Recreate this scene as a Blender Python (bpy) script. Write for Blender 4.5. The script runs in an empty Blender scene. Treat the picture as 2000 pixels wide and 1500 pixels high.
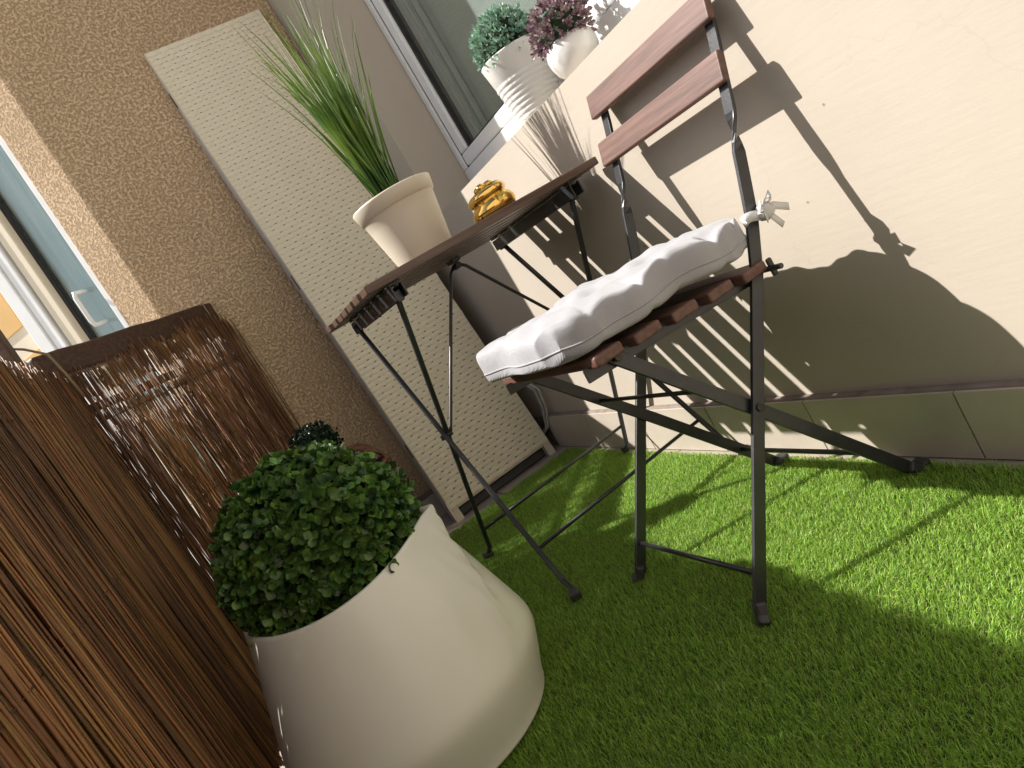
import bpy, bmesh, math, random
import numpy as np
from mathutils import Vector, Matrix
random.seed(7); rng = np.random.default_rng(7)
S = bpy.context.scene
COL = S.collection
# ------------------------------------------------------------------ camera
cd = bpy.data.cameras.new('camera'); cam = bpy.data.objects.new('camera', cd); COL.objects.link(cam)
MC = [[-0.35666349, 0.78191197, 0.51127763], [0.06599432, -0.52481593, 0.84865364], [0.93189908, 0.33642519, 0.13558093]]
rows = [Vector((r[1], r[0], -r[2])) for r in MC]          # right, down, forward in world axes
right, up, back = rows[0], -rows[1], -rows[2]
cam.matrix_world = Matrix(((right.x, up.x, back.x, 0), (right.y, up.y, back.y, 0), (right.z, up.z, back.z, 0.6), (0, 0, 0, 1)))
cd.sensor_width = 36; cd.lens = 1431.05 / 2000 * 36; cd.clip_start = .02; cd.clip_end = 2000
S.camera = cam
# ------------------------------------------------------------------ light
SUN = Vector((1.0, -.684, -1.18)).normalized()
EL = math.asin(-SUN.z); AZ = math.atan2(-SUN.x, -SUN.y)
w = bpy.data.worlds.new('World'); S.world = w; w.use_nodes = True
nt = w.node_tree; bg = nt.nodes['Background']
sky = nt.nodes.new('ShaderNodeTexSky'); sky.sky_type = 'NISHITA'; sky.sun_disc = False
sky.sun_elevation = EL; sky.sun_rotation = AZ; sky.air_density = 1.0; sky.dust_density = 2.0
nt.links.new(sky.outputs[0], bg.inputs[0]); bg.inputs[1].default_value = .07
ld = bpy.data.lights.new('sun', 'SUN'); ld.energy = 5.0; ld.angle = math.radians(.5); ld.color = (1, .965, .915)
lo = bpy.data.objects.new('sun', ld); COL.objects.link(lo); lo.rotation_euler = SUN.to_track_quat('-Z', 'Y').to_euler(); lo.location = (-3, 4, 6)
S.view_settings.view_transform = 'Standard'; S.view_settings.look = 'None'; S.view_settings.gamma = 1
S.view_settings.use_curve_mapping = False
S.view_settings.exposure = .78
S.render.engine = 'CYCLES'
S.cycles.max_bounces = 6; S.cycles.diffuse_bounces = 3; S.cycles.glossy_bounces = 3; S.cycles.transmission_bounces = 4; S.cycles.transparent_max_bounces = 8

# ------------------------------------------------------------------ materials
def nodes_of(m):
    m.use_nodes = True
    return m.node_tree.nodes, m.node_tree.links, m.node_tree.nodes['Principled BSDF']
def mat(name, col, rough=.5, metal=0, col2=None, scale=20, detail=4, bump=0, bscale=60, stretch=(1, 1, 1), coat=0, spec=.5, lo_=.35, hi=.65, island=0, trans=0, dist=.004):
    """colour varies between col and col2 by noise, fine relief by bump; island = random tint for each loose piece"""
    m = bpy.data.materials.new(name); N, L, P = nodes_of(m)
    P.inputs['Roughness'].default_value = rough; P.inputs['Metallic'].default_value = metal
    P.inputs['Coat Weight'].default_value = coat; P.inputs['Specular IOR Level'].default_value = spec
    P.inputs['Base Color'].default_value = (*col, 1)
    tc = N.new('ShaderNodeTexCoord'); mp = N.new('ShaderNodeMapping'); mp.inputs['Scale'].default_value = stretch
    L.new(tc.outputs['Object'], mp.inputs[0])
    out = None
    if col2 is not None:
        nz = N.new('ShaderNodeTexNoise'); nz.inputs['Scale'].default_value = scale; nz.inputs['Detail'].default_value = detail
        L.new(mp.outputs[0], nz.inputs[0])
        rp = N.new('ShaderNodeValToRGB'); rp.color_ramp.elements[0].position = lo_; rp.color_ramp.elements[1].position = hi
        rp.color_ramp.elements[0].color = (*col, 1); rp.color_ramp.elements[1].color = (*col2, 1)
        L.new(nz.outputs[0], rp.inputs[0]); out = rp.outputs[0]
    if island:
        g = N.new('ShaderNodeNewGeometry'); hs = N.new('ShaderNodeHueSaturation')
        mr = N.new('ShaderNodeMapRange'); mr.inputs[3].default_value = 1 - island; mr.inputs[4].default_value = 1 + island
        L.new(g.outputs['Random Per Island'], mr.inputs[0]); L.new(mr.outputs[0], hs.inputs['Value'])
        m2 = N.new('ShaderNodeMath'); m2.operation = 'MULTIPLY'; m2.inputs[1].default_value = 7.31
        m3 = N.new('ShaderNodeMath'); m3.operation = 'FRACT'
        mh = N.new('ShaderNodeMapRange'); mh.inputs[3].default_value = .5 - island * .025; mh.inputs[4].default_value = .5 + island * .025
        L.new(g.outputs['Random Per Island'], m2.inputs[0]); L.new(m2.outputs[0], m3.inputs[0]); L.new(m3.outputs[0], mh.inputs[0]); L.new(mh.outputs[0], hs.inputs['Hue'])
        if out: L.new(out, hs.inputs['Color'])
        else: hs.inputs['Color'].default_value = (*col, 1)
        out = hs.outputs[0]
    if out: L.new(out, P.inputs['Base Color'])
    if bump:
        nb = N.new('ShaderNodeTexNoise'); nb.inputs['Scale'].default_value = bscale; nb.inputs['Detail'].default_value = 5
        L.new(mp.outputs[0], nb.inputs[0])
        b = N.new('ShaderNodeBump'); b.inputs['Strength'].default_value = bump; b.inputs['Distance'].default_value = dist
        L.new(nb.outputs[0], b.inputs['Height']); L.new(b.outputs[0], P.inputs['Normal'])
    if trans:
        tr = N.new('ShaderNodeBsdfTranslucent'); mx = N.new('ShaderNodeMixShader'); mx.inputs[0].default_value = trans
        if out: L.new(out, tr.inputs[0])
        else: tr.inputs[0].default_value = (*col, 1)
        L.new(P.outputs[0], mx.inputs[1]); L.new(tr.outputs[0], mx.inputs[2]); L.new(mx.outputs[0], N['Material Output'].inputs[0])
    return m

def wall_mat():
    """painted plaster: trowel strokes, fine grain, small chips, hairline cracks and scuffs"""
    m = bpy.data.materials.new('cream_plaster'); N, L, P = nodes_of(m); P.inputs['Roughness'].default_value = .75; P.inputs['Specular IOR Level'].default_value = .25
    tc = N.new('ShaderNodeTexCoord')
    mp = N.new('ShaderNodeMapping'); mp.inputs['Scale'].default_value = (1, 3, 22); mp.inputs['Rotation'].default_value = (.35, 0, 0); L.new(tc.outputs['Object'], mp.inputs[0])
    n1 = N.new('ShaderNodeTexNoise'); n1.inputs['Scale'].default_value = 5; n1.inputs['Detail'].default_value = 6; L.new(mp.outputs[0], n1.inputs[0])
    n2 = N.new('ShaderNodeTexNoise'); n2.inputs['Scale'].default_value = 3.5; n2.inputs['Detail'].default_value = 5; L.new(tc.outputs['Object'], n2.inputs[0])
    n3 = N.new('ShaderNodeTexNoise'); n3.inputs['Scale'].default_value = 160; n3.inputs['Detail'].default_value = 3; L.new(tc.outputs['Object'], n3.inputs[0])
    rp = N.new('ShaderNodeValToRGB'); rp.color_ramp.elements[0].position = .3; rp.color_ramp.elements[1].position = .7
    rp.color_ramp.elements[0].color = (.45, .39, .32, 1); rp.color_ramp.elements[1].color = (.485, .425, .352, 1); L.new(n2.outputs[0], rp.inputs[0])
    # chips
    vo = N.new('ShaderNodeTexVoronoi'); vo.inputs['Scale'].default_value = 15; L.new(tc.outputs['Object'], vo.inputs[0])
    n4 = N.new('ShaderNodeTexNoise'); n4.inputs['Scale'].default_value = 70; L.new(tc.outputs['Object'], n4.inputs[0])
    ad = N.new('ShaderNodeMath'); ad.operation = 'MULTIPLY_ADD'; ad.inputs[1].default_value = .12; L.new(n4.outputs[0], ad.inputs[0]); L.new(vo.outputs['Distance'], ad.inputs[2])
    cr = N.new('ShaderNodeValToRGB'); cr.color_ramp.elements[0].position = .082; cr.color_ramp.elements[1].position = .10; L.new(ad.outputs[0], cr.inputs[0])
    # hairline cracks
    mpc = N.new('ShaderNodeVectorMath'); mpc.operation = 'MULTIPLY_ADD'
    n5 = N.new('ShaderNodeTexNoise'); n5.inputs['Scale'].default_value = 6; n5.inputs['Detail'].default_value = 6; L.new(tc.outputs['Object'], n5.inputs[0])
    L.new(n5.outputs['Color'], mpc.inputs[0]); mpc.inputs[1].default_value = (.25, .25, .25); L.new(tc.outputs['Object'], mpc.inputs[2])
    vc = N.new('ShaderNodeTexVoronoi'); vc.feature = 'DISTANCE_TO_EDGE'; vc.inputs['Scale'].default_value = 2.3; L.new(mpc.outputs[0], vc.inputs[0])
    cc = N.new('ShaderNodeValToRGB'); cc.color_ramp.elements[0].position = 0; cc.color_ramp.elements[1].position = .0045; L.new(vc.outputs[0], cc.inputs[0])
    cc.color_ramp.elements[0].color = (.95, .95, .95, 1)
    mx = N.new('ShaderNodeMix'); mx.data_type = 'RGBA'; mx.inputs['A'].default_value = (.26, .20, .14, 1)
    L.new(cr.outputs[0], mx.inputs['Factor']); L.new(rp.outputs[0], mx.inputs['B'])
    mm = N.new('ShaderNodeMix'); mm.data_type = 'RGBA'; mm.blend_type = 'MULTIPLY'; mm.inputs['Factor'].default_value = 1
    L.new(mx.outputs['Result'], mm.inputs['A']); L.new(cc.outputs[0], mm.inputs['B']); L.new(mm.outputs['Result'], P.inputs['Base Color'])
    a1 = N.new('ShaderNodeMath'); a1.operation = 'MULTIPLY_ADD'; a1.inputs[1].default_value = .18; L.new(n3.outputs[0], a1.inputs[0]); L.new(n1.outputs[0], a1.inputs[2])
    a2 = N.new('ShaderNodeMath'); a2.operation = 'MULTIPLY_ADD'; a2.inputs[1].default_value = .3; L.new(cr.outputs[0], a2.inputs[0]); L.new(a1.outputs[0], a2.inputs[2])
    b = N.new('ShaderNodeBump'); b.inputs['Strength'].default_value = .13; b.inputs['Distance'].default_value = .003; L.new(a2.outputs[0], b.inputs['Height']); L.new(b.outputs[0], P.inputs['Normal'])
    return m
def stucco_mat():
    """worm-scratched render: short dark grooves in every direction"""
    m = bpy.data.materials.new('scratched_stucco'); N, L, P = nodes_of(m); P.inputs['Roughness'].default_value = .9; P.inputs['Specular IOR Level'].default_value = .15
    tc = N.new('ShaderNodeTexCoord')
    n0 = N.new('ShaderNodeTexNoise'); n0.inputs['Scale'].default_value = 22; n0.inputs['Detail'].default_value = 3; L.new(tc.outputs['Object'], n0.inputs[0])
    va = N.new('ShaderNodeVectorMath'); va.operation = 'MULTIPLY_ADD'; va.inputs[1].default_value = (.03, .03, .03); L.new(n0.outputs['Color'], va.inputs[0]); L.new(tc.outputs['Object'], va.inputs[2])
    hs = []
    for sc in (115, 230):
        v = N.new('ShaderNodeTexVoronoi'); v.feature = 'DISTANCE_TO_EDGE'; v.inputs['Scale'].default_value = sc; L.new(va.outputs[0], v.inputs[0])
        r = N.new('ShaderNodeValToRGB'); r.color_ramp.elements[0].position = 0; r.color_ramp.elements[1].position = .14; L.new(v.outputs[0], r.inputs[0]); hs.append(r)
    # break the groove net into short pieces
    nm = N.new('ShaderNodeTexNoise'); nm.inputs['Scale'].default_value = 120; nm.inputs['Detail'].default_value = 2; L.new(tc.outputs['Object'], nm.inputs[0])
    rm = N.new('ShaderNodeValToRGB'); rm.color_ramp.elements[0].position = .44; rm.color_ramp.elements[1].position = .56; L.new(nm.outputs[0], rm.inputs[0])
    mn = N.new('ShaderNodeMath'); mn.operation = 'MULTIPLY'; L.new(hs[0].outputs[0], mn.inputs[0]); L.new(hs[1].outputs[0], mn.inputs[1])
    mx = N.new('ShaderNodeMath'); mx.operation = 'MAXIMUM'; L.new(mn.outputs[0], mx.inputs[0]); L.new(rm.outputs[0], mx.inputs[1])
    nl = N.new('ShaderNodeTexNoise'); nl.inputs['Scale'].default_value = 2.2; nl.inputs['Detail'].default_value = 5; L.new(tc.outputs['Object'], nl.inputs[0])
    rb = N.new('ShaderNodeValToRGB'); rb.color_ramp.elements[0].color = (.63, .455, .285, 1); rb.color_ramp.elements[1].color = (.74, .55, .355, 1)
    rb.color_ramp.elements[0].position = .3; rb.color_ramp.elements[1].position = .7; L.new(nl.outputs[0], rb.inputs[0])
    cm = N.new('ShaderNodeMix'); cm.data_type = 'RGBA'; cm.inputs['A'].default_value = (.50, .345, .205, 1); L.new(mx.outputs[0], cm.inputs['Factor']); L.new(rb.outputs[0], cm.inputs['B'])
    L.new(cm.outputs['Result'], P.inputs['Base Color'])
    nf = N.new('ShaderNodeTexNoise'); nf.inputs['Scale'].default_value = 130; nf.inputs['Detail'].default_value = 4; L.new(tc.outputs['Object'], nf.inputs[0])
    ad = N.new('ShaderNodeMath'); ad.operation = 'MULTIPLY_ADD'; ad.inputs[1].default_value = .8; L.new(nf.outputs[0], ad.inputs[0]); L.new(mx.outputs[0], ad.inputs[2])
    b = N.new('ShaderNodeBump'); b.inputs['Strength'].default_value = .8; b.inputs['Distance'].default_value = .004; L.new(ad.outputs[0], b.inputs['Height']); L.new(b.outputs[0], P.inputs['Normal'])
    return m
def wood_mat(name, c1, c2, axis, rough=.45, bump=.15):
    st = [38, 38, 38]; st[axis] = 2.2
    return mat(name, c1, rough, col2=c2, scale=3.2, detail=9, bump=bump, bscale=7, stretch=tuple(st), lo_=.3, hi=.7, dist=.0015)
def glass_mat(name, tint, fac=.08):
    m = bpy.data.materials.new(name); N, L, P = nodes_of(m); N.remove(P)
    t = N.new('ShaderNodeBsdfTransparent'); t.inputs[0].default_value = (*tint, 1)
    g = N.new('ShaderNodeBsdfGlossy'); g.inputs['Roughness'].default_value = .02
    lw = N.new('ShaderNodeLayerWeight'); lw.inputs[0].default_value = .5
    pw = N.new('ShaderNodeMath'); pw.operation = 'POWER'; pw.inputs[1].default_value = 4; L.new(lw.outputs['Facing'], pw.inputs[0])
    fr = N.new('ShaderNodeMath'); fr.operation = 'MULTIPLY_ADD'; fr.inputs[1].default_value = .85; fr.inputs[2].default_value = fac; L.new(pw.outputs[0], fr.inputs[0])
    mx = N.new('ShaderNodeMixShader'); L.new(fr.outputs[0], mx.inputs[0]); L.new(t.outputs[0], mx.inputs[1]); L.new(g.outputs[0], mx.inputs[2]); L.new(mx.outputs[0], N['Material Output'].inputs[0])
    return m
M = dict(
    wall=wall_mat(), stucco=stucco_mat(),
    skirt=mat('skirting_tile', (.43, .37, .305), .45, col2=(.50, .435, .36), scale=7, bump=.08, bscale=40),
    grout=mat('dark_grout', (.16, .13, .11), .9, col2=(.24, .2, .17), scale=30, bump=.3, bscale=120),
    tile=mat('floor_tile', (.34, .29, .24), .45, col2=(.42, .36, .30), scale=9, bump=.1, bscale=60),
    asphalt=mat('pale_paving', (.38, .36, .33), .9, col2=(.46, .44, .40), scale=.3),
    white=mat('white_pvc', (.80, .80, .79), .3, col2=(.74, .735, .715), scale=8, bump=.02, bscale=30),
    gasket=mat('black_gasket', (.012, .012, .013), .5),
    blind=mat('grey_blind', (.36, .37, .36), .8, col2=(.40, .41, .40), scale=3, stretch=(1, 1, 12)),
    blindrail=mat('blind_guide', (.55, .56, .52), .5),
    glass=glass_mat('window_glass', (.86, .9, .88)),
    cream=mat('cream_paint', (.74, .66, .50), .6, col2=(.68, .60, .46), scale=4),
    orange=mat('orange_panel', (.62, .36, .10), .6, col2=(.66, .42, .16), scale=4),
    curtain=mat('pale_curtain', (.48, .56, .60), .7, col2=(.78, .84, .85), scale=3, stretch=(7, 7, .5), lo_=.4, hi=.62),
    darkwood=wood_mat('weathered_dark_wood', (.045, .022, .013), (.115, .055, .032), 0, .55, .4),
    reed=mat('brown_reed', (.105, .043, .016), .55, col2=(.29, .138, .045), scale=9, detail=3, stretch=(1, 1, .22), island=.6, lo_=.3, hi=.7, bump=.25, bscale=50, trans=.05),
    twine=mat('tan_twine', (.30, .22, .13), .8, bump=.4, bscale=300),
    wire=mat('rusty_wire', (.10, .06, .04), .5, metal=.6),
    weave=mat('ivory_paper_weave', (.86, .775, .60), .6, col2=(.79, .70, .525), scale=14, detail=4, bump=.25, bscale=260, stretch=(.3, 1, 1), island=0),
    ivory=mat('ivory_paint', (.72, .64, .49), .5, col2=(.64, .56, .42), scale=10, bump=.08, bscale=60),
    edge=mat('grey_fabric_edge', (.40, .37, .36), .8, col2=(.48, .44, .41), scale=40, bump=.2, bscale=200),
    weaveback=mat('weave_gap_shade', (.10, .07, .04), .9),  # dark backing colour paints the shade in the gaps between strands
    black=mat('black_powder_coat', (.018, .019, .021), .34, col2=(.03, .031, .033), scale=30, bump=.06, bscale=220, spec=.6),
    plastic=mat('dark_plastic', (.035, .034, .034), .5),
    steel=mat('bolt_steel', (.04, .04, .04), .4, metal=.5),
    acacia=wood_mat('brown_stained_acacia', (.085, .038, .026), (.165, .082, .060), 1, .5, .25),
    acaciax=wood_mat('dark_stained_acacia', (.062, .034, .022), (.135, .080, .052), 0, .42, .25),
    planter=mat('ivory_planter_plastic', (.86, .83, .735), .30, col2=(.80, .765, .655), scale=6, detail=9, bump=.05, bscale=25, spec=.5, lo_=.25, hi=.62),
    soil=mat('dark_soil', (.03, .02, .014), .95, bump=.6, bscale=80),
    box=mat('boxwood_leaf', (.036, .085, .026), .36, col2=(.135, .25, .04), scale=38, island=.62, trans=.2),
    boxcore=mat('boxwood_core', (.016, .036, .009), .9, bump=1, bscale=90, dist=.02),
    darkleaf=mat('dark_glossy_leaf', (.010, .035, .020), .22, island=.5),
    teal=mat('mint_leaf', (.19, .36, .26), .45, col2=(.36, .50, .38), scale=60, island=.4, trans=.12),
    purple=mat('purple_leaf', (.17, .065, .145), .45, col2=(.42, .33, .28), scale=75, island=.5, trans=.12),
    wicker=mat('brown_wicker', (.10, .045, .022), .6, col2=(.19, .09, .045), scale=60, bump=.4, bscale=150, island=.3),
    pot=mat('cream_ceramic', (.66, .585, .46), .42, col2=(.62, .545, .42), scale=6, bump=.03, bscale=40),
    whitepot=mat('white_ceramic', (.78, .76, .71), .3, col2=(.74, .72, .67), scale=6, bump=.02, bscale=40),
    glosspot=mat('glossy_white_ceramic', (.72, .70, .66), .14, coat=.5),
    gold=mat('polished_gold', (.86, .54, .14), .09, metal=1),
    blade=mat('grass_blade', (.05, .125, .015), .34, col2=(.145, .24, .035), scale=7, detail=2, island=.55, trans=.25, lo_=.4, hi=.62),
    straw=mat('pale_blade', (.62, .62, .48), .4, island=.2, trans=.2),
    fabric=None,
    ribbon=mat('white_satin_ribbon', (.80, .79, .77), .4, trans=.25),
    render=mat('bounce_wall_white', (.62, .59, .55), .85, col2=(.56, .53, .49), scale=2, bump=.3, bscale=60),
    cable=mat('white_cable', (.55, .52, .47), .5),
    turf=mat('turf_blade', (.285, .475, .06), .5, island=.5, trans=.4),
    turfdry=mat('turf_dry_thatch', (.40, .46, .12), .6, island=.4, trans=.3),
    turfback=mat('turf_backing', (.03, .06, .01), .95),
)
def fabric_mat():
    m = mat('white_ribbed_cotton', (.375, .37, .388), .85, col2=(.34, .335, .347), scale=5, spec=.2)
    N, L = m.node_tree.nodes, m.node_tree.links; P = N['Principled BSDF']
    tc = N.new('ShaderNodeTexCoord'); wv = N.new('ShaderNodeTexWave'); wv.inputs['Scale'].default_value = 190; wv.inputs['Distortion'].default_value = .4; wv.bands_direction = 'X'
    n = N.new('ShaderNodeTexNoise'); n.inputs['Scale'].default_value = 500
    L.new(tc.outputs['Object'], wv.inputs[0]); L.new(tc.outputs['Object'], n.inputs[0])
    a = N.new('ShaderNodeMath'); a.operation = 'ADD'; L.new(wv.outputs['Fac'], a.inputs[0]); L.new(n.outputs[0], a.inputs[1])
    mp2 = N.new('ShaderNodeMapping'); mp2.inputs['Scale'].default_value = (1, .6, 1.4); mp2.inputs['Rotation'].default_value = (0, 0, .5); L.new(tc.outputs['Object'], mp2.inputs[0])
    nw = N.new('ShaderNodeTexNoise'); nw.inputs['Scale'].default_value = 13; nw.inputs['Detail'].default_value = 3; nw.inputs['Distortion'].default_value = 1.2; L.new(mp2.outputs[0], nw.inputs[0])
    bw = N.new('ShaderNodeBump'); bw.inputs['Strength'].default_value = .30; bw.inputs['Distance'].default_value = .012; L.new(nw.outputs[0], bw.inputs['Height'])
    b = N.new('ShaderNodeBump'); L.new(bw.outputs[0], b.inputs['Normal']); b.inputs['Strength'].default_value = .22; b.inputs['Distance'].default_value = .001; L.new(a.outputs[0], b.inputs['Height']); L.new(b.outputs[0], P.inputs['Normal'])
    P.inputs['Sheen Weight'].default_value = .25
    return m
M['fabric'] = fabric_mat()

# ------------------------------------------------------------------ mesh helpers
ROOT = {}
def tag(o, label=None, cat=None, group=None, kind=None):
    if label: o['label'] = label
    if cat: o['category'] = cat
    if group: o['group'] = group
    if kind: o['kind'] = kind
    return o
def thing(name, loc, label, cat, group=None, rot=None, local=False):
    o = bpy.data.objects.new(name, None); COL.objects.link(o); o.location = loc; o.empty_display_size = .05
    if rot: o.rotation_euler = rot
    tag(o, label, cat, group); ROOT[o] = Vector((0, 0, 0)) if local else Vector(loc)
    return o
class MB:
    def __init__(s): s.v = []; s.f = []; s.m = []
    def add(s, vs, fs, mi=0):
        k = len(s.v); s.v += [tuple(v) for v in vs]; s.f += [tuple(i + k for i in f) for f in fs]; s.m += [mi] * len(fs); return s
    def box(s, x0, x1, y0, y1, z0, z1, mi=0, mtx=None):
        vs = [Vector((x, y, z)) for z in (z0, z1) for y in (y0, y1) for x in (x0, x1)]
        if mtx: vs = [mtx @ v for v in vs]
        return s.add(vs, [(0, 2, 3, 1), (4, 5, 7, 6), (0, 1, 5, 4), (2, 6, 7, 3), (0, 4, 6, 2), (1, 3, 7, 5)], mi)
    def prism(s, poly, z0, z1, mi=0):
        n = len(poly)
        return s.add([(x, y, z0) for x, y in poly] + [(x, y, z1) for x, y in poly], [tuple(range(n))[::-1], tuple(range(n, 2 * n))] + [(i, (i + 1) % n, n + (i + 1) % n, n + i) for i in range(n)], mi)
    def sweep(s, pts, wd, w_, t_, mi=0):
        """flat bar along pts; wd = width direction(s)"""
        pts = [Vector(p) for p in pts]; n = len(pts)
        if not isinstance(wd, list): wd = [wd] * n
        vs = []
        for i, p in enumerate(pts):
            T = (pts[min(i + 1, n - 1)] - pts[max(i - 1, 0)]).normalized(); W = Vector(wd[i]); W = (W - T * W.dot(T)).normalized(); Nn = T.cross(W)
            for a, b in ((-1, -1), (1, -1), (1, 1), (-1, 1)): vs.append(p + W * a * w_ / 2 + Nn * b * t_ / 2)
        fs = [(3, 2, 1, 0), tuple(4 * n - 4 + j for j in range(4))]
        for i in range(n - 1):
            for j in range(4): fs.append((4 * i + j, 4 * i + (j + 1) % 4, 4 * i + 4 + (j + 1) % 4, 4 * i + 4 + j))
        return s.add(vs, fs, mi)
    def tube(s, pts, r, n=8, mi=0, cap=True):
        pts = [Vector(p) for p in pts]; k = len(pts); vs = []; fs = []
        rr = r if isinstance(r, (list, tuple)) else [r] * k
        U = None
        for i, p in enumerate(pts):
            T = (pts[min(i + 1, k - 1)] - pts[max(i - 1, 0)]).normalized()
            if U is None: U = T.orthogonal().normalized()
            U = (U - T * U.dot(T)).normalized(); V = T.cross(U)
            for j in range(n):
                a = 2 * math.pi * j / n; vs.append(p + (U * math.cos(a) + V * math.sin(a)) * rr[i])
        for i in range(k - 1):
            for j in range(n): fs.append((i * n + j, i * n + (j + 1) % n, (i + 1) * n + (j + 1) % n, (i + 1) * n + j))
        if cap: fs += [tuple(range(n))[::-1], tuple((k - 1) * n + j for j in range(n))]
        return s.add(vs, fs, mi)
    def lathe(s, c, prof, n=48, fn=None, mi=0):
        """prof = [(r, z)]; fn(r, z, angle) -> (r, z)"""
        vs = []; fs = []
        for r, z in prof:
            for j in range(n):
                a = 2 * math.pi * j / n; q, zz = fn(r, z, a) if fn else (r, z)
                vs.append((c[0] + q * math.cos(a), c[1] + q * math.sin(a), c[2] + zz))
        for i in range(len(prof) - 1):
            for j in range(n): fs.append((i * n + j, i * n + (j + 1) % n, (i + 1) * n + (j + 1) % n, (i + 1) * n + j))
        return s.add(vs, fs, mi)
    def mesh(s, name, mats, off=Vector((0, 0, 0)), smooth=False):
        me = bpy.data.meshes.new(name); me.from_pydata([(v[0] - off.x, v[1] - off.y, v[2] - off.z) for v in s.v], [], s.f)
        for m in (mats if isinstance(mats, (list, tuple)) else [mats]): me.materials.append(m)
        if any(s.m): me.polygons.foreach_set('material_index', s.m)
        me.update()
        bm = bmesh.new(); bm.from_mesh(me); bmesh.ops.recalc_face_normals(bm, faces=bm.faces); bm.to_mesh(me); bm.free()
        if smooth: me.polygons.foreach_set('use_smooth', [True] * len(me.polygons))
        return me
    def build(s, name, mats, parent=None, bevel=0, smooth=False, seg=2):
        off = ROOT.get(parent, Vector((0, 0, 0)))
        o = bpy.data.objects.new(name, s.mesh(name, mats, off, smooth)); COL.objects.link(o)
        if parent: o.parent = parent; ROOT[o] = off
        if bevel:
            b = o.modifiers.new('bevel', 'BEVEL'); b.width = bevel; b.segments = seg; b.limit_method = 'ANGLE'; b.angle_limit = math.radians(40)
        return o
def inst(me, name, parent, loc, rot=None, scale=None):
    o = bpy.data.objects.new(name, me); COL.objects.link(o); o.parent = parent; o.location = Vector(loc) - ROOT.get(parent, Vector())
    if rot is not None:
        o.rotation_mode = 'QUATERNION'; o.rotation_quaternion = rot
    if scale: o.scale = scale if not isinstance(scale, (int, float)) else (scale,) * 3
    return o
def raw_mesh(name, verts, faces_loops, counts, mats, smooth=True, midx=None):
    me = bpy.data.meshes.new(name); me.vertices.add(len(verts)); me.vertices.foreach_set('co', verts.astype(np.float32).ravel())
    me.loops.add(len(faces_loops)); me.loops.foreach_set('vertex_index', faces_loops.astype(np.int32))
    me.polygons.add(len(counts)); st = np.concatenate([[0], np.cumsum(counts)[:-1]]); me.polygons.foreach_set('loop_start', st.astype(np.int32)); me.polygons.foreach_set('loop_total', counts.astype(np.int32))
    for m in mats: me.materials.append(m)
    if midx is not None: me.polygons.foreach_set('material_index', midx.astype(np.int32))
    if smooth: me.polygons.foreach_set('use_smooth', np.ones(len(counts), dtype=bool))
    me.update(calc_edges=True); me.validate()
    return me

# ------------------------------------------------------------------ setting: floor and ground
XW, YS = .872, 2.53                      # plaster wall plane, stucco wall plane
g = MB().add([(-300, -300, -6), (300, -300, -6), (300, 300, -6), (-300, 300, -6)], [(0, 1, 2, 3)]).build('ground', M['asphalt']); g['kind'] = 'structure'
fl = MB().box(-.42, 1.1, -1.6, 2.75, -.18, -.012).build('balcony_floor', M['grout']); fl['kind'] = 'structure'
tm = MB().box(0, .295, 0, .295, -.0115, 0).mesh('floor_tile', M['tile'])
for i in range(5):
    for j in range(14):
        x, y = -.62 + .3 * i + .003, -1.5 + .3 * j + .06
        if i == 0: continue
        o = inst(tm, 'floor_tile', fl, (x, y, 0)); b = o
# ------------------------------------------------------------------ plaster house wall with window niche
hw = thing('house_wall', (XW, 1.0, 0), 'cream plastered house wall with window niche and tiled skirting behind the chair', 'wall')
YR, ZS = 2.19, .856
mb = MB(); mb.box(XW, 1.3, -1.6, YS + .02, -.1, ZS)
mb.box(XW, 1.3, YR, YS + .02, ZS, 3.2); mb.box(XW, 1.3, -1.6, -.9, ZS, 3.2); mb.box(XW, 1.3, -.9, YR, 2.35, 3.2)
mb.build('plaster_face', M['wall'], hw)
MB().box(.8555, XW + .001, -1.55, YS, -.011, .1225).build('skirting_bed', M['grout'], hw, .004)
sk = MB().box(.8505, .858, .0018, .2982, .004, .1185).mesh('skirting_tile', M['skirt'], Vector((0, 0, 0)))
for j in range(14):
    y = .764 - .3 * 7 + .3 * j
    if y + .3 > YS + .02: break
    inst(sk, 'skirting_tile', hw, (0, y, 0))
# window
win = thing('window', (0, 0, 0), None, None); win.parent = hw; win.location = Vector((0, 0, 0)) - Vector((XW, 1.0, 0)); ROOT[win] = Vector((0, 0, 0))
for k in ('label', 'category'):
    if k in win: del win[k]
XF = 1.022
def yz(name, y0, y1, z0, z1, x0, x1, m, bev=.003): return MB().box(x0, x1, y0, y1, z0, z1).build(name, m, win, bev)
yz('frame_bottom', -.9, YR - .002, ZS + .001, .935, XF, 1.10, M['white'])
yz('frame_side', YR - .032, YR - .002, .9355, 2.349, XF, 1.10, M['white'])
yz('frame_seal', YR - .037, YR - .0325, .9355, 2.3, XF + .006, 1.09, M['gasket'], 0)
yz('sash_bottom', -.9, YR - .038, .938, .979, XF + .003, 1.09, M['white'], .006)
yz('sash_side', YR - .093, YR - .038, .9795, 2.3, XF + .003, 1.09, M['white'], .006)
yz('pane_gasket', YR - .104, YR - .0935, .9795, 2.3, XF + .012, 1.06, M['gasket'], 0)
yz('pane_gasket', -.9, YR - .1045, .9795, .984, XF + .012, 1.06, M['gasket'], 0)
MB().box(XF + .02, XF + .026, -.9, YR - .1045, .9845, 2.3).build('glass_pane', M['glass'], win)
yz('blind_guide', YR - .135, YR - .125, .99, 2.3, 1.075, 1.09, M['blindrail'], .002)
yz('blind_guide', YR - .162, YR - .145, .99, 2.3, 1.085, 1.098, M['blindrail'], .002)
MB().box(1.10, 1.105, -.9, YR - .1, .94, 2.34).build('blind', M['blind'], win)
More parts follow.
